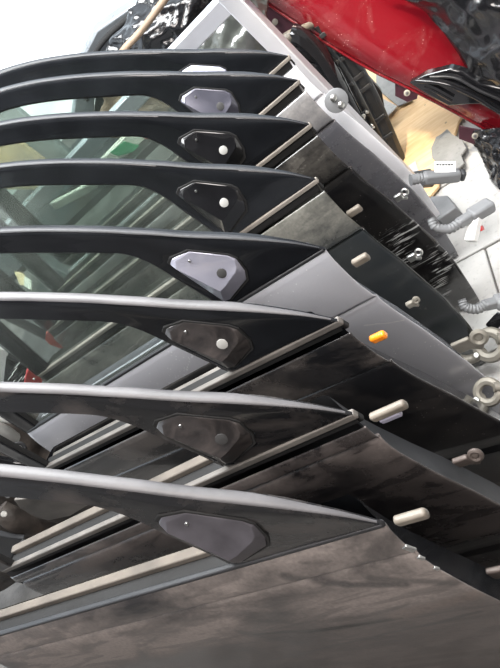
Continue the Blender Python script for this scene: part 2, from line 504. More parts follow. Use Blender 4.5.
def lerp_tab(tab, x):
    if x >= tab[0][0]: return tab[0][1]
    for (a, fa), (b, fb) in zip(tab, tab[1:]):
        if x >= b: return fa + (fb - fa) * (a - x) / (a - b)
    return tab[-1][1]
UF = [(0, .001), (-.03, .001), (-.1, -.001), (-.15, -.007), (-.2, -.012), (-.28, -.023), (-.45, -.034), (-.57, -.029), (-.66, -.015), (-.75, .0), (-.82, .015)]
UR = [(0, 1.085), (-.1, 1.10), (-.3, 1.115), (-.5, 1.11), (-.65, 1.08), (-.80, 1.03)]
def uf(v): return lerp_tab(UF, v)
def ur(v): return lerp_tab(UR, v)

# window frame: paired outer / inner profile points
PAIR = [((0, 0), (0, -.002)), ((.02, .026), (.02, -.002)), ((.04, .050), (.05, -.002)), ((.085, .095), (.11, -.002)), ((.13, .136), (.18, -.002)),
        ((.17, .170), (.25, -.002)), ((.20, .197), (.266, .01)), ((.22, .216), (.27, .05)), ((.24, .234), (.28, .115)),
        ((.255, .247), (.287, .165)), ((.27, .26), (.299, .203)), ((.30, .286), (.318, .232)), ((.34, .318), (.358, .265)),
        ((.40, .364), (.42, .312)), ((.46, .406), (.48, .357)), ((.53, .450), (.55, .404)), ((.617, .495), (.63, .448)),
        ((.70, .526), (.71, .478)), ((.80, .552), (.805, .503)), ((.89, .566), (.88, .516)), ((.94, .568), (.915, .512)),
        ((.968, .558), (.932, .494)), ((.982, .52), (.94, .455)), ((1.01, .40), (.958, .35)), ((1.05, .20), (.99, .18)), ((1.085, 0), (1.027, 0))]

SUB = 3
OUTER = catmull([(a[0], a[1], 0) for a, b in PAIR], SUB)
INNER = catmull([(b[0], b[1], 0) for a, b in PAIR], SUB)

def bend(u, v, d=0): return (u, ysurf(v) + d, v)

def frame_mesh():
    R_ = 8
    vs, fs = [], []
    prof = [(0, -.017), (0, -.010), (0, -.003), (.04, 0), (.2, .001), (.4, 0), (.6, 0), (.8, 0), (.94, 0), (1, -.004), (1, -.012), (.9, -.014), (.9, -.017)]
    n = len(prof)
    for a, b in zip(OUTER, INNER):
        tp = min(1, .25 + a.x / .12)
        for s, d in prof:
            q = a.lerp(b, s)
            vs.append(bend(q.x, q.y, d * tp if d < 0 else d))
    for i in range(len(OUTER) - 1):
        for j in range(n):
            k = (j + 1) % n
            fs.append((i * n + j, i * n + k, (i + 1) * n + k, (i + 1) * n + j))
    fs.append(tuple(range(n))); fs.append(tuple(range((len(OUTER) - 1) * n, len(OUTER) * n))[::-1])
    return vs, fs

def ribbon_profile(curve, prof, i0, i1, taper=False):
    """sweep a (outward, depth) profile along the frame's outer edge"""
    vs, fs = [], []
    n = len(prof)
    cnt = 0
    for i in range(i0, i1):
        p = curve[i]; t = (curve[min(i + 1, len(curve) - 1)] - curve[max(i - 1, 0)]).normalized()
        nn = Vector((-t.y, t.x, 0))
        tp = min(1, .15 + p.x / .14) if taper else 1
        for o, d in prof:
            q = p + nn * o * tp
            vs.append(bend(q.x, q.y, d * tp))
        cnt += 1
    for i in range(cnt - 1):
        for j in range(n):
            k = (j + 1) % n
            fs.append((i * n + j, i * n + k, (i + 1) * n + k, (i + 1) * n + j))
    fs.append(tuple(range(n))); fs.append(tuple(range((cnt - 1) * n, cnt * n))[::-1])
    return vs, fs

# mirror base: wedge with a raised face, a wide bevel along its rear edge and a lower facet
BO = [(.256, .160), (.243, .166), (.203, .158), (.150, .104), (.144, .088), (.152, .055), (.166, .036), (.232, .018), (.245, .022)]
BI = [(.246, .150), (.238, .160), (.2035, .1555), (.1525, .1035), (.147, .090), (.153, .077), (.160, .073), (.198, .064), (.214, .062)]
BH = [.017, .009, .004, .004, .007, .011, .015, .023, .025]
def boss_mesh():
    vs, fs = [], []
    n = len(BO)
    for (u, v) in BO: vs.append(bend(u, v, -.002))
    for (u, v), (a, b), h in zip(BO, BI, BH):
        vs.append(bend(u + (a - u) * .10, v + (b - v) * .10, .001 + h * .30))
    for (a, b), h in zip(BI, BH): vs.append(bend(a, b, h))
    for r in range(2):
        for i in range(n):
            j = (i + 1) % n
            fs.append((r * n + i, r * n + j, (r + 1) * n + j, (r + 1) * n + i))
    vs.append(bend(.190, .098, .0118)); fs += [(2 * n + i, 2 * n + (i + 1) % n, 3 * n) for i in range(n)]; fs.append(tuple(range(n))[::-1])
    return vs, fs

def grow(poly, k):
    cx = sum(p[0] for p in poly) / len(poly); cy = sum(p[1] for p in poly) / len(poly)
    return [(cx + (x - cx) * k, cy + (y - cy) * k) for x, y in poly]

def panel_sheet(u0f, u1f, vlist, nu, yf):
    vs, fs = [], []
    for v in vlist:
        a, b = u0f(v), u1f(v)
        for i in range(nu + 1):
            t = i / nu
            u = a + (b - a) * t
            vs.append((u, yf(u, v, a, b), v))
    w = nu + 1
    for j in range(len(vlist) - 1):
        for i in range(nu):
            fs.append((j * w + i, j * w + i + 1, (j + 1) * w + i + 1, (j + 1) * w + i))
    return vs, fs

THK = .060
def make_door(k, label, skin, framem, sealm, bossm, ribm, crease=-.14, rib=True, glass=True, hole='hole_grey', tab=None,
              hinge=(-.29,), loom=None, flange=None, bosshole=True):
    root = empty('car_door')
    ledge = M['ledge_tan'] if k < 2 else skin if k == 3 else M['dusty_grey']
    tag(root, label, 'car door', 'car doors standing in a row')
    a = [math.radians(x) for x in ANG[k]]
    w = Vector((a[1], a[2], a[0]))
    Rd = Matrix.Rotation(w.length, 3, w.normalized())
    # root at door base (floor under the front corner)
    o0 = Vector(OFF[k]) + Vector((0, 0, FZ))
    root.matrix_world = Matrix.Translation(o0) @ Rd.to_4x4()
    def vb(u, y=0):                          # lower edge stays on the floor whatever the tilt
        n = Rd @ Vector((u, y, 0))
        return (.004 - o0.z - n.z) / Rd[2][2]
    top = -.030 if rib else -.001
    nv = 46
    # ---- outer skin
    def yf(u, v, a_, b_):
        y = ysurf(v)
        ef = min(1, max(0, min(u - a_, b_ - u) / .012))
        y -= (.002 + .005 * ef) * math.exp(-((v - crease) / .0035) ** 2)
        if v < crease: y -= .006 * math.exp((v - crease) / .015)
        if v > top - .012: y -= .002 * (v - top + .012) / .012
        y -= .004 * math.exp(-((v + .52) / .02) ** 2)
        for e in (u - a_, b_ - u):
            if e < .012: y -= .002 * (1 - e / .012) ** 2
        return y
    vl = sorted({round(x, 4) for x in [top - .72 * i / nv for i in range(nv)] + [crease + d for d in (-.02, -.01, -.007, -.0045, -.002, 0, .002, .0045, .007, .01, .02)]
                 + [top - .004, top - .009, top - .015]}, reverse=True)
    vs, fs = [], []
    ts = [0, .003, .007, .012] + [.012 + (1 - .024) * i / 26 for i in range(1, 26)] + [1 - .012, 1 - .007, 1 - .003, 1]
    vmin = vl[-1]
    rows = []
    for v in vl + [None]:
        for t in ts:
            if v is None:
                a_, b_ = uf(vmin - .04), ur(vmin - .04)
                u = a_ + (b_ - a_) * t
                vv = vb(u, .03)
                vs.append((u, yf(u, vv, a_, b_), vv))
            else:
                a_, b_ = uf(v), ur(v)
                u = a_ + (b_ - a_) * t
                vv = max(v, vb(u, .03) + (v - vmin) * .2 + .001) if v < -.6 else v
                vs.append((u, yf(u, vv, a_, b_), vv))
        rows.append(v)
    wN = len(ts)
    for j in range(len(rows) - 1):
        for i in range(wN - 1):
            fs.append((j * wN + i, j * wN + i + 1, (j + 1) * wN + i + 1, (j + 1) * wN + i))
    sk = mesh('skin', vs, fs, skin, root, sharp=60)
    m = sk.modifiers.new('solid', 'SOLIDIFY'); m.thickness = .0022; m.offset = -1
    # ---- inner panel: shut faces, lower edge, inner wall and the ledge behind the glass
    vl2 = [-.006 - .70 * i / 18 for i in range(19)]
    vs, fs = [], []
    secs = []
    rk_ = 1.5 if k == 2 else 1.0
    for v in vl2 + [None]:
        sec = []
        for side in (0, 1):
            vv0 = v if v is not None else vmin - .04
            ue = (uf(vv0) + .003) if side == 0 else (ur(vv0) - .003)
            for dd, fu in ((-.004, 0), (-.016, .010), (-.026, .020), (-THK + .008, .040), (-THK, .052)):
                s = fu * rk_ if side == 0 else -fu
                vv = v if v is not None else vb(ue, .0) + .004
                if v is not None and v < -.6: vv = max(v, vb(ue, 0) + .01)
                yb = ysurf(max(vv, -.74))
                sec.append((ue + s, yb + dd if dd > -.03 else dd + .35 * yb, vv))
        secs.append(sec)
    # closed loop: front strip (0..4) then rear strip reversed (9..5)
    order = [0, 1, 2, 3, 4, 9, 8, 7, 6, 5]
    for sec in secs: vs += [sec[i] for i in order]
    n = 10
    for j in range(len(secs) - 1):
        for i in range(n - 1):
            fs.append((j * n + i, j * n + i + 1, (j + 1) * n + i + 1, (j + 1) * n + i))
    fs.append(tuple(range((len(secs) - 1) * n, len(secs) * n)))
    mesh('inner_panel', vs, fs, flange or skin, root, sharp=50)
    # inner ledge + slot rubber along the belt line
    def strip(name, u0, u1, y0, y1, v0, v1, mat, nseg=1):
        vs_ = [(u, y, v) for u in (u0, u1) for (y, v) in ((y0, v0), (y1, v0), (y1, v1), (y0, v1))]
        fs_ = [(0, 1, 2, 3), (7, 6, 5, 4), (0, 4, 5, 1), (1, 5, 6, 2), (2, 6, 7, 3), (3, 7, 4, 0)]
        o = mesh(name, vs_, fs_, mat, root, sharp=30); bevel(o, .0025); return o
    strip('inner_ledge', .17, 1.050, -THK + .006 if k < 2 else -.050, -.036, -.034, .002 if k < 2 else -.016, ledge)
    strip('slot_rubber', .14, 1.070, -.036, -.003, -.030, -.010, M['rubber'])
    if rib:
        strip('belt_molding', -.001, 1.083, -.010, .0015, -.014 if k < 3 else -.011, .001, M[ribm])
        strip('belt_groove', .003, 1.08, -.014, -.004, -.033, -.010, M['rubber'])
    else:
        strip('belt_groove', .003, 1.08, -.008, .0015, -.006, .003, M['seal_dark'])
    # ---- window frame with the mirror triangle
    fv, ff = frame_mesh()
    fr = mesh('window_frame', fv, ff, framem, root, sharp=50)
    sv, sf = ribbon_profile(OUTER, [(-.001, .0003), (.002, -.0008), (.0034, -.006), (.0034, -.013), (.002, -.0165), (-.002, -.0175)] if k < 3 else [(-.001, .0003), (.0012, -.0008), (.002, -.003), (.002, -.008), (.001, -.010), (-.002, -.012)], 1, len(OUTER), True)
    mesh('roof_seal', sv, sf, sealm, root, sharp=60)
    inn = INNER[18:]
    iv, if_ = ribbon_profile([p for p in inn], [(.001, -.002), (-.004, -.006), (-.005, -.014), (.001, -.014)], 0, len(inn))
    mesh('glass_run', iv, if_, M['rubber'], root, sharp=60)
    # ---- mirror base
    gv, gf = [], []
    gp = grow(BO, 1.07)
    gn = len(gp)
    for (u, v) in gp: gv.append(bend(u, v, -.004))
    for (u, v) in grow(BO, 1.05): gv.append(bend(u, v, .003))
    for i in range(gn): gf.append((i, (i + 1) % gn, (i + 1) % gn + gn, i + gn))
    gf.append(tuple(range(gn, 2 * gn))); gf.append(tuple(range(gn))[::-1])
    mb = None
    bv, bf = boss_mesh()
    mb = mesh('mirror_base', bv, bf, bossm, root, sharp=22)
    bevel(mb, .0012, 2)
    mesh('gasket', gv, gf, M['rubber'], mb, sharp=30)
    if bosshole:
        y = ysurf(.09)
        disc('cable_hole', (.184, y + .0135, .087), (-.30, 1, .28), .0100, .0032, M[hole], mb)
    for (u, v) in ((.216, .142), (.165, .070)):
        disc('screw', (u, ysurf(v) + .004, v), (-.1, 1, .28), .0030, .009 if v < .1 else .006, M['steel'], mb, 10)
    # ---- glass
    if glass:
        P = [p for p in INNER[18:]]
        cu = .62
        vs_ = [(0, 0, 0)] * 0
        nrow = 8
        pts = []
        for p in P:
            u0 = min(max(p.x, .27), 1.03)
            pts.append(p)
        base = [Vector((.28 + (1.02 - .28) * i / (len(P) - 1), -.008, 0)) for i in range(len(P))]
        gv, gf = [], []
        for side in (0, 1):
            for p, b in zip(P, base):
                q0 = p + Vector((0, .004, 0))
                for r in range(nrow + 1):
                    q = b.lerp(q0, r / nrow)
                    gv.append(bend(q.x, q.y, -.013 - .004 * side))
        w_ = nrow + 1; half = len(P) * w_
        for side in (0, 1):
            for i in range(len(P) - 1):
                for r in range(nrow):
                    b0 = side * half
                    gf.append((b0 + i * w_ + r, b0 + i * w_ + r + 1, b0 + (i + 1) * w_ + r + 1, b0 + (i + 1) * w_ + r))
        me = bpy.data.meshes.new('window_glass'); me.from_pydata([tuple(v) for v in gv], [], gf)
        link('window_glass', me, M['glass_green'], root)
    # ---- hinges on the front shut face
    for hv, hs_ in hinge:
        ue = uf(hv)
        yb = -.030 + .35 * ysurf(hv)
        mt = M['cast'] if k == 3 else M['steel'] if k in (4, 5) else M['cast_brown']
        h = box('hinge', (ue + .004 * hs_, yb, hv), (.022 * hs_, .010, .020 * hs_), mt, root, .003)
        ring('hinge_eye', (ue - .016 * hs_, yb, hv + .004), (0, 1, .6), .007 * hs_, .0035 * hs_, mt, h)
        disc('hinge_bolt', (ue - .016 * hs_, yb - .004, hv + .004), (0, 1, .6), .0045 * hs_, .007, M['matt_black'] if k in (4, 5) else mt, h, 6)
        box('hinge_arm', (ue - .004 * hs_, yb, hv - .010 * hs_), (.020 * hs_, .008, .008 * hs_), mt, h, .002, Euler((0, -.7, 0)))
    if tab:
        tu, tv, length, mt, tw = tab
        tb = box('lamp_tab', (tu + length / 2 - .0, .000, tv - .004), (length, .012, tw), M[mt], root, .004)
        tag(tb, {'amber': 'amber plastic tab', 'bone': 'off-white plastic tab'}[mt])
        if k == 1: box('tab_shade', (tu + length / 2 + .006, .001, tv - .017), (length * .6, .010, .012), M['lilac_grey'], tb, .003)
    if loom:
        build_loom(root, k, *loom)
    return root

def build_loom(root, k, v, style):
    ue = uf(v)
    y = -.040 + .35 * ysurf(v)
    sc_ = 1.0 if k == 4 else 1.22
    CR, CU = Vector((-.71, -.016, -.704)) * sc_, Vector((-.418, -.79, .44)) * sc_     # rough droop and lift directions
    S = Vector((ue + .006, y, v))
    if style == 0:
        b = tube('cable_boot', [S, S + CR * .022 + CU * .004, S + CR * .036 + CU * .004], [.017, .016, .015], M['loom_grey'], root, n=5, ribs=.84)
        A, Bv = S + CR * .030 + CU * .004, S + CR * .118 + CU * .012
        bar('plug', A, Bv, .034, .034, M['loom_grey'], b, .008)
        bar('plug_end', Bv, Bv + CR * .012, .028, .028, M['loom_dark'], b, .005)
        c = A.lerp(Bv, .55) + CU * .019
        lab_n = CR.cross(CU).normalized()
        def plate(name, c0, w, h, lift, mat):
            p = [c0 + CR * a_ * w / 2 + CU * b_ * h / 2 for a_, b_ in ((-1, -1), (1, -1), (1, 1), (-1, 1))]
            nn = (CR.cross(CU)).normalized()
            if nn.dot(Vector((-.5, .6, .6))) < 0: nn = -nn
            vs_ = [q + nn * lift for q in p] + [q + nn * (lift + .001) for q in p]
            return mesh(name, vs_, [(0, 1, 2, 3), (7, 6, 5, 4), (0, 4, 5, 1), (1, 5, 6, 2), (2, 6, 7, 3), (3, 7, 4, 0)], mat, b, False)
        plate('paper_label', c, .050, .026, .016, M['white_plastic'])
        for q_ in range(6):
            plate('label_print', c + CU * .005 + CR * (-.018 + .0068 * q_), .004 if q_ % 2 else .0055, .0035, .0172, M['ink'])
    else:
        b = tube('cable_boot', [S + CU * .02 - CR * .004, S + CR * .006, S + CR * .036 - CU * .004, S + CR * .060 + CU * .010], [.011, .013, .014, .015], M['loom_grey'], root, n=7, ribs=.82)
        A = S + CR * .054 + CU * .006
        Bv = A + CR * .075 + CU * (.045 if style == 1 else .02)
        bar('plug', A, A.lerp(Bv, .5), .026, .026, M['loom_grey'], b, .006)
        bar('plug_head', A.lerp(Bv, .38), Bv, .042, .032, M['loom_grey'], b, .007)
        if style == 1:
            c = A.lerp(Bv, .55) - CU * .040
            bar('plug_socket', c + CU * .03, c - CU * .022 - CR * .012, .030, .022, M['white_plastic'], b, .003)
            bar('lock_clip', c + CR * -.008, c + CR * -.002 - CU * .004, .008, .026, M['red_clip'], b, .001)
            bar('lock_clip', c + CR * .010 + CU * .012, c + CR * .014 + CU * .002, .007, .018, M['red_clip'], b, .001)

P = {}
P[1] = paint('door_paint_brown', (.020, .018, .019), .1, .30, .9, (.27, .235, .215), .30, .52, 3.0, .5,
             seg=[(.307, -.232, .138, -.244, .008, (.002, .002, .002), 1), (.547, -.341, .02, -.280, .006, (.03, .028, .028), .8), (.20, -.045, .135, -.10, .014, (.045, .04, .04), .8),  # the long dark line paints shade along a lower crease
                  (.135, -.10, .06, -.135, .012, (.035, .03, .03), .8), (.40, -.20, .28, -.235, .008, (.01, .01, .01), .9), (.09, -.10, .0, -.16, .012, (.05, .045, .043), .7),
                  (.14, -.235, .0, -.215, .02, (.16, .12, .10), .5)], wipes=.35, dz=(-.21, .45))  # lower skin darkened through the dust mask, in place of a dark reflection
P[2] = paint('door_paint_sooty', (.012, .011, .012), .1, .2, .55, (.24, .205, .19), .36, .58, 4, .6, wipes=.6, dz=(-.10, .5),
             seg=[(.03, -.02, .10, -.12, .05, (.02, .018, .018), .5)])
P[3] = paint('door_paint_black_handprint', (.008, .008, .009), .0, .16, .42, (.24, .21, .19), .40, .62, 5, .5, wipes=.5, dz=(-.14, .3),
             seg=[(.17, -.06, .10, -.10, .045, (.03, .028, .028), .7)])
P[4] = paint('door_paint_silver', (.44, .445, .475), .25, .24, .12, (.55, .52, .50), .5, .8, 5, .2, wipes=.1,
             seg=[(-.01, -.235, .06, -.20, .002, (.62, .62, .62), .8)])
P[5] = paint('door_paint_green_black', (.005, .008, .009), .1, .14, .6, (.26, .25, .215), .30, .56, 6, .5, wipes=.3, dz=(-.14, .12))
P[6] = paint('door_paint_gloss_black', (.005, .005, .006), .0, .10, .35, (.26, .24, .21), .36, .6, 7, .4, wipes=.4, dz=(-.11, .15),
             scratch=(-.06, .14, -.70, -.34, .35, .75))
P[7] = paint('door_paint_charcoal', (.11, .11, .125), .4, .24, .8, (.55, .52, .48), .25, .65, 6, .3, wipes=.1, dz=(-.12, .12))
P[8] = paint('door_paint_white_silver', (.86, .86, .89), .0, .26, .1, (.6, .58, .55), .5, .8, 6, .2, wipes=.1)
B_ = {}
B_['grey_purple'] = plain('boss_grey_purple', (.085, .08, .09), .35, .3, var=.3, vscale=20)
B_['dark'] = paint('boss_dark', (.02, .018, .018), 0, .3, .4, (.15, .125, .115), .4, .6, 12, .2)
B_['silver'] = paint('boss_silver', (.36, .36, .43), .45, .32, .2, (.4, .36, .33), .5, .7, 14, .2, wipes=0)
B_['black'] = plain('boss_black', (.008, .008, .009), .14, coat=.6)
B_['plum'] = plain('boss_plum', (.09, .09, .115), .3, .4, coat=.4)
B_['lavender'] = plain('boss_lavender', (.55, .56, .70), .35, .3)

doors = [
 make_door(0, 'dark brown-grey dusty car door nearest the camera, black gash below its crease', P[1], M['frame_dusty'], M['seal_grey'], B_['grey_purple'],
           'dusty_grey', -.066, False, False, 'hole_dark', (-.060, .004, .045, 'bone', .016), ((-.29, 1.6),), None, M['frame_black'], False),
 make_door(1, 'sooty black car door with smeared brown dust, second from the camera', P[2], M['frame_dusty'], M['seal_grey'], B_['dark'],
           'dusty_grey', -.060, True, False, 'hole_dark', (-.072, -.024, .06, 'bone', .016), ((-.275, 1.3),), None, M['seal_dark']),
 make_door(2, 'black dusty car door with amber tab at its front edge', P[3], M['frame_black'], M['seal_grey'], B_['dark'],
           'dusty_grey', -.127, True, False, 'hole_grey', (-.031, -.078, .03, 'amber', .016), (), None, M['frame_black']),
 make_door(3, 'silver lilac car door with silver mirror base and pale tab', P[4], M['frame_black'], M['seal_dark'], B_['silver'],
           'dusty_tan', -.147, False, True, 'hole_dark', (-.048, -.064, .035, 'bone', .018), ((-.26, .8), (-.46, 2.0)), None),
 make_door(4, 'greenish black car door with dusty top corner, just behind the silver lilac door', P[5], M['frame_black'], M['seal_dark'], B_['black'],
           'dusty_tan', -.155, True, True, 'hole_grey', (-.028, -.117, .035, 'bone', .018), ((-.335, 1),), (-.58, 2)),
 make_door(5, 'gloss black car door with white scratches low on its front edge', P[6], M['frame_black'], M['seal_dark'], B_['black'],
           'dusty_tan', -.14, True, True, 'hole_grey', None, ((-.325, 1),), (-.48, 1)),
 make_door(6, 'charcoal grey metallic car door with plum mirror base and labelled plug', P[7], M['frame_black'], M['seal_dark'], B_['plum'],
           'dusty_tan', -.134, True, True, 'hole_dark', None, (), (-.465, 0)),
 make_door(7, 'whitish silver car door farthest from the camera, before the steel rack', P[8], M['frame_black'], M['seal_dark'], B_['lavender'],
           'dusty_tan', -.134, True, True, 'hole_dark', None, (), None),
]
# bent bright flecks along the nearest door's front edge
for (v_, w_, h_) in ((-.052, .010, .016), (-.078, .006, .010), (-.112, .005, .008)):
    box('edge_nick', (uf(v_) - .001, ysurf(v_) - .001, v_), (w_, .004, h_), M['steel'], doors[0], .001, Euler((.2, .5, 0)))
# round check plate with two bolts on the charcoal door's front edge
cp_root = doors[6]
cp = disc('check_plate', (-.032, -.010, -.112), (-.25, 1, .2), .030, .010, M['loom_grey'], cp_root, 24)
disc('plate_bolt', (-.034, .000, -.097), (-.25, 1, .2), .009, .007, M['steel'], cp, 14, .4)
disc('plate_bolt', (-.036, .000, -.125), (-.25, 1, .2), .009, .007, M['steel'], cp, 14, .4)

# ------------------------------------------------------------------ steel rack behind the doors
def aroot(name, loc, label, cat, group=None):
    e = empty(name, loc); e['abs'] = 1
    return tag(e, label, cat, group)
RY = -1.47
rk = aroot('steel_rack', (.19, RY, 0), 'grey painted square steel rack post with a crossbeam, behind the last door', 'rack')
bar('post', (.19, RY, 0), (.19, RY, .985), .05, .05, M['rack_steel'], rk, .004, Vector((0, 1, 0)))
bar('crossbeam', (.12, RY - .002, .925), (1.5, RY - .002, .925), .046, .052, M['rack_steel'], rk, .004)
bar('post', (1.48, RY, 0), (1.48, RY, .90), .05, .05, M['rack_steel'], rk, .004, Vector((0, 1, 0)))
bar('foot', (.19, RY - .12, .015), (.19, RY + .045, .015), .05, .03, M['rack_steel'], rk, .004)

# ------------------------------------------------------------------ red bumper cover
rb = aroot('bumper_cover', (.05, -1.9, 0), 'red car bumper cover with black grille insert leaning over the plywood board', 'bumper')
def yb_(px, d=0): return -1.72 + max(0, px - 262) * .0012 + d
lo_ = [(x, y, yb_(x)) for x, y in ((225, -30), (262, 0), (330, 45), (372, 70), (415, 91), (455, 112), (500, 137), (560, 170))]
mid1 = [(x, y, yb_(x, .012)) for x, y in ((262, -45), (290, -10), (347, 33), (385, 54), (424, 76), (461, 96), (505, 118), (565, 150))]
mid2 = [(x, y, yb_(x, -.05)) for x, y in ((330, -60), (345, -35), (385, 2), (415, 24), (448, 48), (480, 70), (518, 96), (575, 130))]
hi_ = [(x, y, yb_(x, -.18)) for x, y in ((390, -90), (400, -65), (425, -30), (450, -8), (475, 20), (500, 45), (535, 75), (590, 110))]
grid_surface('bumper_skin', [[at(*q) for q in r_] for r_ in (lo_, mid1, mid2, hi_)], 5, .005, M['red_paint'], rb)
tube('rolled_lip', [at(*q) for q in lo_], .006, M['red_paint'], rb, 8)
def hug(px, py, d=0): return at(px, py, yb_(px, d))
def tabpart(px, py, w):
    t_ = slab('mounting_tab', [hug(px - w, py - 10, -.004), hug(px + w, py - 4, -.004), hug(px + w - 2, py + 6, -.004), hug(px, py + 9, -.004), hug(px - w, py + 3, -.004)], .004, M['maroon'], rb, .001)
    c = hug(px, py, .016)
    disc('tab_screw', c, (CAM - c), .010, .004, M['cast'], t_, 16)
    disc('screw_recess', c + (CAM - c).normalized() * .003, (CAM - c), .005, .003, M['hole_dark'], t_, 12)
tabpart(407, 93, 12)
tabpart(475, 136, 16)
sf_ = slab('side_flange', [hug(243, -6, -.01), hug(262, 2, -.01), hug(300, 28, -.01), hug(318, 42, -.01), hug(300, 42, -.01), hug(284, 36, -.01), hug(262, 30, -.01), hug(240, 8, -.01)], .004, M['maroon'], rb, .001)
c = hug(275, 22, -.004)
disc('flange_screw', c, (CAM - c), .010, .004, M['cast'], sf_, 16)
c = hug(266, 11, -.004)
disc('flange_hole', c, (CAM - c), .005, .003, M['hole_dark'], sf_, 12)
gi = slab('grille_insert', [hug(x, y, .035) for x, y in ((409, 83), (425, 75), (450, 69), (462, 72), (480, 84), (500, 88), (545, 96), (560, 145), (515, 125), (480, 104), (448, 106), (432, 98))], .03, M['gloss_black'], rb, .004)
tube('grille_bar', [hug(x, y, .050) for x, y in ((416, 81), (445, 84), (475, 97), (500, 112), (550, 140))], .0065, M['gloss_black'], gi, 10)
tube('grille_bar', [hug(x, y, .048) for x, y in ((430, 77), (455, 78), (478, 90), (505, 102), (550, 125))], .0045, M['matt_black'], gi, 10)
tube('grille_bar', [hug(x, y, .048) for x, y in ((424, 87), (436, 92), (452, 101))], .0045, M['gloss_black'], gi, 10)

# ------------------------------------------------------------------ black film bundles
def film(name, label, rows, sub, amp, freq, mat, seed, group=None, cat='plastic film'):
    e = aroot(name, tuple(rows[0][0]), label, cat, group)
    crumple('film_sheet', rows, sub, amp, freq, mat, e, seed)
    return e
f1 = film('black_film', 'crumpled shiny black plastic film heaped over the red bumper cover',
     [[hug(x, y, d) for x, y in r_] for d, r_ in (
      (.0, [(378, -10), (402, -2), (428, 16), (452, 44), (470, 74), (482, 90), (520, 104)]),
      (.05, [(400, -40), (425, -25), (455, -5), (478, 22), (492, 52), (505, 76), (540, 95)]),
      (.04, [(430, -70), (455, -55), (485, -35), (508, -5), (522, 25), (535, 50), (570, 70)]),
      (-.15, [(460, -110), (490, -95), (520, -75), (540, -45), (555, -10), (570, 20), (600, 50)]))], 12, .018, 9, M['film_black'], 1)
f2 = film('black_film', 'crumpled shiny black plastic film bundle left of the steel rack crossbeam',
     [[at(x, y, Y) for x, y, Y in r] for r in (
      [(95, 70, -1.75), (125, 75, -1.72), (160, 70, -1.70), (190, 66, -1.70), (215, 62, -1.72)],
      [(112, 40, -1.78), (135, 42, -1.70), (165, 38, -1.68), (195, 35, -1.70), (222, 30, -1.74)],
      [(130, 12, -1.80), (150, 14, -1.74), (178, 8, -1.72), (205, 4, -1.74), (232, 0, -1.78)],
      [(150, -20, -1.85), (170, -20, -1.82), (195, -25, -1.8), (220, -30, -1.8), (250, -35, -1.85)])], 12, .022, 12, M['film_black'], 2)
f3 = film('grey_film', 'smoky grey translucent plastic film hanging between rack post and crossbeam',
     [[at(x, y, Y) for x, y, Y in r] for r in (
      [(190, 75, -1.58), (215, 75, -1.56), (245, 80, -1.55), (275, 85, -1.58)],
      [(200, 40, -1.60), (225, 38, -1.57), (248, 40, -1.56), (272, 45, -1.60)],
      [(215, 5, -1.64), (232, 3, -1.60), (250, 5, -1.60), (268, 10, -1.64)],
      [(225, -25, -1.7), (240, -25, -1.68), (255, -25, -1.68), (275, -20, -1.7)])], 9, .012, 20, M['film_grey'], 3)

# ------------------------------------------------------------------ black trims standing between rack and board
def trim(pts, w, h, label, ribs=0, name='plastic_trim'):
    e = aroot(name, tuple(Vector(pts[0]) * 1.0), label, 'car trim', None)
    Cc = catmull(pts, 4)
    vs, fs = [], []
    for i, p in enumerate(Cc):
        d, s, u = frame_axes(Cc[min(i + 1, len(Cc) - 1)] - Cc[max(i - 1, 0)], Vector((0, 1, 0)))
        for a_, b_ in ((-.5, -.4), (-.4, -.5), (.4, -.5), (.5, -.4), (.5, .2), (.25, .5), (-.25, .5), (-.5, .2)):
            vs.append(p + s * a_ * w + u * b_ * h)
    n = 8
    for i in range(len(Cc) - 1):
        for j in range(n):
            fs.append((i * n + j, i * n + (j + 1) % n, (i + 1) * n + (j + 1) % n, (i + 1) * n + j))
    fs.append(tuple(range(n))); fs.append(tuple(range((len(Cc) - 1) * n, len(Cc) * n))[::-1])
    mesh('trim_body', vs, fs, M['gloss_black'] if ribs == 0 else M['matt_black'], e, sharp=40)
    for r in range(ribs):
        t = (r + 1) / (ribs + 1)
        p = Cc[int(t * (len(Cc) - 1))]
        d, s, u = frame_axes(Cc[-1] - Cc[0], Vector((0, 1, 0)))
        box('trim_rib', p + u * h * .5, (w * .9, .012, .014), M['matt_black'], e, .002, Euler((.2, 0, 0)))
    return e
trim([at(292, 34, -1.62), at(302, 38, -1.61), at(325, 62, -1.60), at(352, 112, -1.60), at(390, 185, -1.60)], .05, .05, 'glossy black curved plastic trim beside the steel rack post')
trim([at(318, 22, -1.66), at(345, 52, -1.66), at(372, 98, -1.66), at(402, 166, -1.66)], .045, .045, 'matt black ribbed plastic trim nearest the plywood board', 7)
trim([at(305, 28, -1.72), at(335, 60, -1.70), at(362, 110, -1.69), at(395, 175, -1.69)], .04, .05, 'matt black ribbed plastic trim between the glossy trim and its neighbour', 5)
rp = aroot('radiator_panel', tuple(at(330, 90, -1.80)), 'dark slatted radiator panel lying behind the black trims', 'radiator')
slab('radiator_core', [at(255, 25, -1.86), at(300, 10, -1.84), at(352, 58, -1.84), at(382, 92, -1.84), at(392, 150, -1.84), at(360, 200, -1.80), at(240, 120, -1.80)], .03, M['matt_black'], rp)
for i in range(9):
    t = i / 8
    a_ = at(268 + 8 * i, 28 + 14 * i - 10, -1.82); b_ = at(318 + 8 * i, 22 + 16 * i, -1.82)
    bar('radiator_slat', a_, b_, .010, .012, M['gloss_black'], rp, .002)
hs = aroot('beige_hose', tuple(at(292, 42, -1.6)), 'short beige hose poking out between rack post and red bumper', 'hose')
tube('hose_body', [at(278, 44, -1.60), at(290, 36, -1.61), at(302, 29, -1.63), at(318, 22, -1.67)], [.016, .017, .012, .010], M['bone'], hs, 12)
cl = aroot('metal_clip', tuple(at(372, 120, -1.6)), 'small shiny metal clips on the end of the black trim', 'clip')
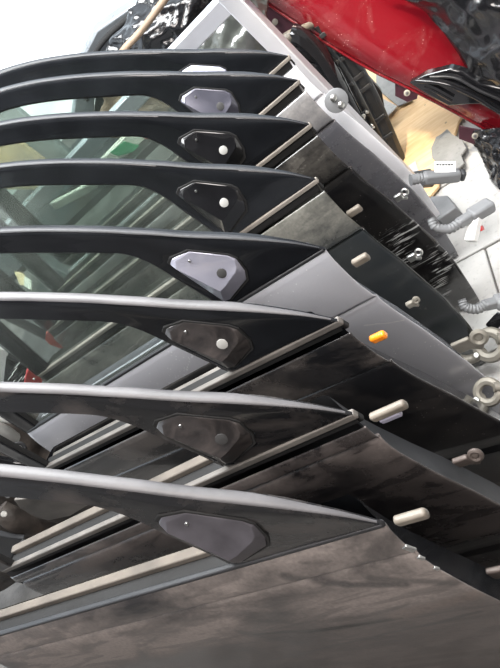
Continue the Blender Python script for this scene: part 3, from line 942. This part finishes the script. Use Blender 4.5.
for i in range(7):
    p = at(366 + random.uniform(-6, 8), 112 + random.uniform(-4, 16), -1.60 + random.uniform(0, .02))
    box('clip_piece', p, (.010, .006, .012), M['steel'], cl, .002, Euler((random.random() * 3, random.random() * 3, 0)))

# ------------------------------------------------------------------ things lying on the floor by the doors
pb = [atz(x, y, .022) for x, y in ((352, 62), (430, 86), (468, 106), (458, 122), (450, 150), (440, 172), (438, 186), (430, 196), (390, 215), (352, 150), (340, 100))]
o = slab('plywood_board', pb, .012, M['board']); tag(o, 'pale plywood board lying on the floor below the red bumper', 'board')
gs = [atz(x, y, .030) for x, y in ((436, 137), (441, 134), (447, 129), (452, 134), (462, 139), (466, 148), (461, 155), (464, 163), (456, 170), (446, 161), (439, 164), (432, 158), (431, 148))]
o = slab('grey_sheet', gs, .008, M['grey_sheet'], None, .001); tag(o, 'jagged grey sheet fragment overlapping the plywood board', 'sheet')
o = slab('cardboard_scrap', [atz(378, 96, .045), atz(397, 106, .045), atz(385, 119, .045), atz(370, 112, .045)], .004, M['slab_b'], None, .001)
tag(o, 'small pale card scrap on the plywood board by the black trims', 'card')
o = slab('floor_tile_offcut', [atz(376, 66, .04), atz(402, 82, .04), atz(412, 100, .04), atz(398, 106, .04), atz(376, 88, .04)], .006, M['grey_sheet'], None, .001)
tag(o, 'grey offcut on the plywood board directly under the red bumper edge', 'sheet')
fb = aroot('foam_block', tuple(atz(440, 205, 0)), 'grey foam block on the paving under the labelled plug', 'foam block')
slab('block_body', [atz(430, 196, .05), atz(447, 195, .05), atz(456, 207, .05), atz(438, 220, .05), atz(430, 214, .05)], .048, M['loom_grey'], fb, .004)
bk = aroot('dark_bracket', tuple(atz(423, 175, 0)), 'dark grey plastic bracket on the plywood above the labelled plug', 'bracket')
slab('bracket_body', [atz(408, 172, .04), atz(430, 168, .04), atz(434, 176, .04), atz(430, 184, .04), atz(410, 186, .04)], .03, M['loom_dark'], bk, .004)
# black wrapped part at right of the paving
film('black_film', 'black crumpled plastic wrap at the right photo edge beside the paving',
     [[atz(x, y, z) for x, y, z in r] for r in (
      [(464, 132, .06), (478, 150, .02), (488, 172, .01), (496, 186, .01), (520, 200, .01)],
      [(478, 130, .10), (492, 146, .08), (502, 165, .06), (512, 180, .05), (530, 190, .03)],
      [(500, 128, .12), (512, 140, .10), (525, 160, .08), (535, 172, .06), (550, 180, .03)])], 10, .014, 26, M['film_black'], 5)
pl = aroot('black_plug', tuple(atz(498, 325, 0)), 'small black plug on the paving at the right photo edge', 'plug')
box('plug_body', atz(501, 326, .03), (.05, .05, .05), M['gloss_black'], pl, .006, Euler((0, 0, .5)))
# cast hinge brackets lying past the silver door
for nm, lab, cx, cy, Y, sc in (('hinge_bracket', 'large pale cast hinge bracket with a round eye past the silver lilac door', 490, 345, -.66, 1.25),
                               ('hinge_bracket', 'pale cast bracket arm at the right edge, beside the silver lilac door foot', 488, 392, -.44, .9)):
    e = aroot(nm, tuple(at(cx, cy, Y)), lab, 'bracket')
    cc = at(cx, cy, Y)
    ax = (CAM - cc).normalized() + Vector((.3, .1, .5))
    ring('bracket_eye', cc, ax, .026 * sc, .011 * sc, M['cast'], e)
    tube('bracket_arm', [cc + Vector((.02, 0, -.01)) * sc, cc + Vector((.05, .0, -.02)) * sc, cc + Vector((.09, -.01, -.01)) * sc], [.012 * sc, .010 * sc, .014 * sc], M['cast'], e)
    tube('bracket_arm', [cc + Vector((-.02, 0, .01)) * sc, cc + Vector((-.05, .0, -.01)) * sc, cc + Vector((-.10, -.01, -.03)) * sc], [.012 * sc, .014 * sc, .016 * sc], M['cast'], e)
    disc('bracket_bolt', cc + Vector((.03, .01, .0)) * sc, ax, .008, .01, M['steel'], e, 6)

# ------------------------------------------------------------------ beyond the rear ends of the doors
# parked car corner at upper left
pc = aroot('tailgate', tuple(at(110, 60, -2.6)), 'grey car tailgate standing on its edge at the upper left', 'tailgate')
YC = -2.3
slab('tailgate_skin', [at(70, 135, YC), at(80, 62, YC), at(96, 31, YC), at(160, -12, YC), at(175, -10, YC - .05), at(118, 40, YC - .05), at(98, 66, YC - .02), at(92, 135, YC)], .05, M['car_grey'], pc, .008)
slab('tailgate_frame', [at(92, 135, YC - .04), at(98, 64, YC - .04), at(118, 36, YC - .04), at(176, -14, YC - .04), at(260, -30, YC - .04), at(250, 60, YC - .04), at(200, 140, YC - .04)], .04, M['matt_black'], pc, .006)
tube('tailgate_seal', [at(86, 100, YC + .02), at(92, 62, YC + .02), at(106, 38, YC + .02), at(140, 8, YC + .02), at(165, -12, YC + .02)], .012, M['rubber'], pc, 10)
st = aroot('wooden_pole', tuple(at(115, 60, -1.66)), 'brown pole leaning across the black film bundle', 'pole')
tube('pole_body', [at(105, 85, -1.62), at(120, 55, -1.62), at(142, 30, -1.63), at(168, -5, -1.65)], .011, M['brown'], st, 10)
shf = aroot('parts_shelf', (1.4, -2.0, 0), 'dark steel shelf holding car parts behind the doors, beyond the rack', 'shelf')
box('shelf_board', (1.45, -2.05, .70), (1.7, .75, .03), M['matt_black'], shf)
for px_, py_ in ((.65, -2.38), (2.25, -2.38), (.65, -1.72), (2.25, -1.72)):
    bar('shelf_leg', (px_, py_, 0), (px_, py_, .69), .035, .035, M['matt_black'], shf, .002, Vector((0, 1, 0)))
# junk seen under the upper frames
film('brown_film', 'dusty brown wrapping seen under the second farthest window frame',
     [[at(x, y, -1.80) for x, y in r] for r in ([(95, 135), (130, 140), (165, 140), (200, 135)], [(100, 110), (135, 112), (165, 110), (200, 105)], [(105, 90), (140, 88), (170, 86), (205, 85)])],
     9, .022, 14, M['brown'], 8, cat='wrapping')
gp_ = aroot('grey_plank', tuple(at(30, 130, -2.0)), 'wide blue-grey plank slanting at the left edge beyond the rear windows', 'plank')
slab('plank_body', [at(-30, 85, -2.0), at(8, 102, -2.0), at(78, 160, -2.0), at(96, 185, -2.0), at(60, 185, -2.0), at(-30, 120, -2.0)], .03, M['plank_grey'], gp_, .004)
cb = aroot('cream_board', tuple(at(20, 150, -1.9)), 'cream wooden board with thin edge, left edge below the blue-grey plank', 'board')
slab('board_body', [at(-30, 120, -1.9), at(14, 138, -1.9), at(60, 172, -1.9), at(60, 190, -1.9), at(-30, 190, -1.9)], .02, M['cream'], cb, .003)
for k_, (x, y) in enumerate(((18, 158), (23, 156), (27, 160))):
    tube('pencil_mark', [at(x, y - 4, -1.886), at(x + 2, y, -1.886), at(x, y + 4, -1.886)], .0013, M['ink'], cb, 6)
pk = aroot('striped_carton', tuple(at(130, 150, -1.8)), 'small carton with green, cream and red bands behind the gloss black door window', 'carton')
slab('carton_body', [at(98, 165, -1.75), at(126, 136, -1.75), at(160, 138, -1.75), at(150, 148, -1.75), at(118, 160, -1.75)], .04, M['carton_white'], pk, .003)
slab('green_band', [at(110, 153, -1.735), at(124, 142, -1.735), at(143, 147, -1.735), at(133, 152, -1.735), at(118, 156, -1.735)], .004, M['green_print'], pk, 0)
slab('red_band', [at(143, 137, -1.735), at(158, 139, -1.735), at(152, 143, -1.735)], .004, M['red_print'], pk, 0)
for (lab, a_, b_, Y, w_, mt) in (('pale slanting strip highest behind the rear windows', (60, 178), (98, 138), -1.72, .035, 'plank_grey'),
                            ('pale greenish flat bar with rounded end beyond the fifth window', (53, 206), (95, 184), -1.55, .035, 'carton_white'),
                            ('blue-grey bar with chipped brown end beyond the fifth window', (42, 200), (72, 178), -1.6, .05, 'car_blue_grey')):
    e = aroot('flat_bar', tuple(at(*a_, Y)), lab, 'bar')
    bar('bar_body', at(*a_, Y), at(*b_, Y), w_, .02, M[mt], e, .006, Vector((0, 1, 0)))

# low pile at left, past the rear ends of the doors
eng = aroot('engine_block', tuple(at(20, 440, -1.1)), 'grimy dark engine block with alloy cover at the left edge', 'engine')
YE = -.75
def lump(name, rows, amp, freq, mat, parent, seed): return crumple(name, rows, 8, amp, freq, mat, parent, seed, .01)
lump('block_casting', [[at(x, y, Y) for x, y, Y in r] for r in (
      [(-60, 600, -.55), (0, 590, -.55), (50, 560, -.60), (110, 540, -.65)],
      [(-60, 520, -.62), (0, 510, -.62), (50, 500, -.68), (120, 480, -.7)],
      [(-60, 440, -.75), (0, 440, -.76), (50, 435, -.80), (90, 430, -.82)],
      [(-60, 380, -.85), (0, 385, -.88), (50, 390, -.92), (80, 395, -.92)])], .022, 26, M['engine'], eng, 4)
tube('alloy_pipe', [at(-20, 425, -.66), at(0, 432, -.66), at(14, 440, -.66)], [.030, .030, .026], M['alloy'], eng, 18)
ring('pulley_ring', at(18, 450, -.62), (CAM - at(18, 450, -.62)), .022, .006, M['matt_black'], eng)
disc('pulley_hub', at(18, 450, -.64), (CAM - at(18, 450, -.64)), .020, .02, M['alloy'], eng, 20)
disc('pulley_cap', at(18, 450, -.622), (CAM - at(18, 450, -.622)), .008, .012, M['cast'], eng, 12)
tube('sensor_lead', [at(-10, 415, -.7), at(5, 419, -.7), at(14, 421, -.7)], [.016, .014, .010], M['hole_grey'], eng, 10)
tube('dark_hose', [at(-20, 455, -.52), at(10, 462, -.52), at(32, 466, -.52), at(50, 476, -.54)], .014, M['gloss_black'], eng, 12)
ca = aroot('dust_sheet', tuple(at(20, 405, -.8)), 'dusty grey flap hanging above the engine at the left edge', 'sheet')
crumple('sheet_body', [[at(x, y, -.72) for x, y in r] for r in ([(-30, 400), (5, 408), (30, 414), (44, 412)], [(-30, 385), (5, 385), (30, 390), (52, 395)])], 6, .006, 20, M['dusty_grey'], ca, 6)
cr = aroot('brake_caliper', tuple(at(20, 515, -.5)), 'rusty black brake caliper lump at the left edge, low', 'car part')
tube('caliper_body', [at(0, 508, -.50), at(12, 518, -.48), at(30, 526, -.48), at(55, 528, -.52)], [.03, .04, .035, .02], M['engine'], cr, 16)
disc('caliper_bore', at(4, 514, -.45), (CAM - at(4, 514, -.45)), .010, .012, M['alloy'], cr, 16)
disc('caliper_bore', at(8, 496, -.47), (CAM - at(8, 496, -.47)), .008, .012, M['hole_dark'], cr, 16)
tube('rusty_pin', [at(44, 533, -.47), at(56, 529, -.47)], .006, M['brown'], cr, 8)
gp2 = aroot('grey_cover', tuple(at(50, 512, -.5)), 'grey-green flat plastic cover wedged above the rusty caliper', 'cover')
slab('cover_body', [at(14, 500, -.60), at(40, 497, -.60), at(62, 500, -.60), at(92, 503, -.62), at(70, 516, -.60), at(42, 522, -.58), at(24, 514, -.58)], .01, M['dusty_grey'], gp2, .003)
gp3 = aroot('dark_cover', tuple(at(8, 548, -.42)), 'dark blue-grey plastic cover with shiny notch, lower left edge', 'cover')
slab('cover_body', [at(-20, 532, -.42), at(8, 538, -.42), at(24, 540, -.42), at(18, 556, -.42), at(-20, 566, -.42)], .02, M['seal_dark'], gp3, .004)
slab('bright_notch', [at(17, 550, -.405), at(22, 540, -.405), at(26, 541, -.405), at(20, 552, -.405)], .004, M['steel'], gp3, 0)
wb = aroot('white_box', tuple(at(4, 362, -1.0)), 'white carton corner at the left edge beyond the third window', 'box')
slab('box_face', [at(-20, 340, -1.0), at(8, 352, -1.0), at(4, 386, -1.0), at(-20, 386, -1.0)], .05, M['white_plastic'], wb, .002)
bp_ = aroot('black_packet', tuple(at(18, 372, -.95)), 'black packet with white strokes between white carton and red clip', 'packet')
slab('packet_body', [at(6, 358, -.99), at(28, 368, -.99), at(34, 388, -.99), at(2, 392, -.99)], .03, M['gloss_black'], bp_, .002)
for x, y in ((8, 380), (12, 374), (10, 386), (17, 383), (22, 380), (15, 368)):
    bar('white_stroke', at(x, y, -.975), at(x + 5, y - 6, -.975), .003, .002, M['white_plastic'], bp_, 0)
rc = aroot('red_latch', tuple(at(35, 374, -.9)), 'red plastic latch piece at rear corner of greenish black door', 'latch')
slab('latch_body', [at(26, 372, -.80), at(30, 366, -.80), at(38, 370, -.80), at(43, 380, -.80), at(38, 392, -.80), at(22, 390, -.80)], .015, M['red_clip'], rc, .004)
disc('latch_rivet', at(34, 379, -.785), (CAM - at(34, 379, -.785)), .004, .003, M['steel'], rc, 10)
rg = aroot('red_ribbon', tuple(at(52, 342, -1.1)), 'small faded red rag at the rear belt corner of the gloss black scratched door', 'rag')
slab('rag_body', [at(x, y, -.985) for x, y in ((46, 333), (50, 331), (54, 340), (65, 350), (50, 345), (45, 340))], .006, M['red_print'], rg, .001)
yb = aroot('yellow_tag', tuple(at(22, 278, -1.5)), 'small yellow and white paper tag beyond the fourth window', 'tag')
slab('tag_yellow', [atz(x, y, .722) for x, y in ((14, 271), (23, 273), (29, 284), (20, 285))], .004, M['cream'], yb, 0)
slab('tag_white', [atz(x, y, .726) for x, y in ((24, 276), (31, 280), (31, 290), (24, 286))], .004, M['carton_white'], yb, 0)

for o in list(bpy.data.objects):
    if o.get('abs') is not None: del o['abs']
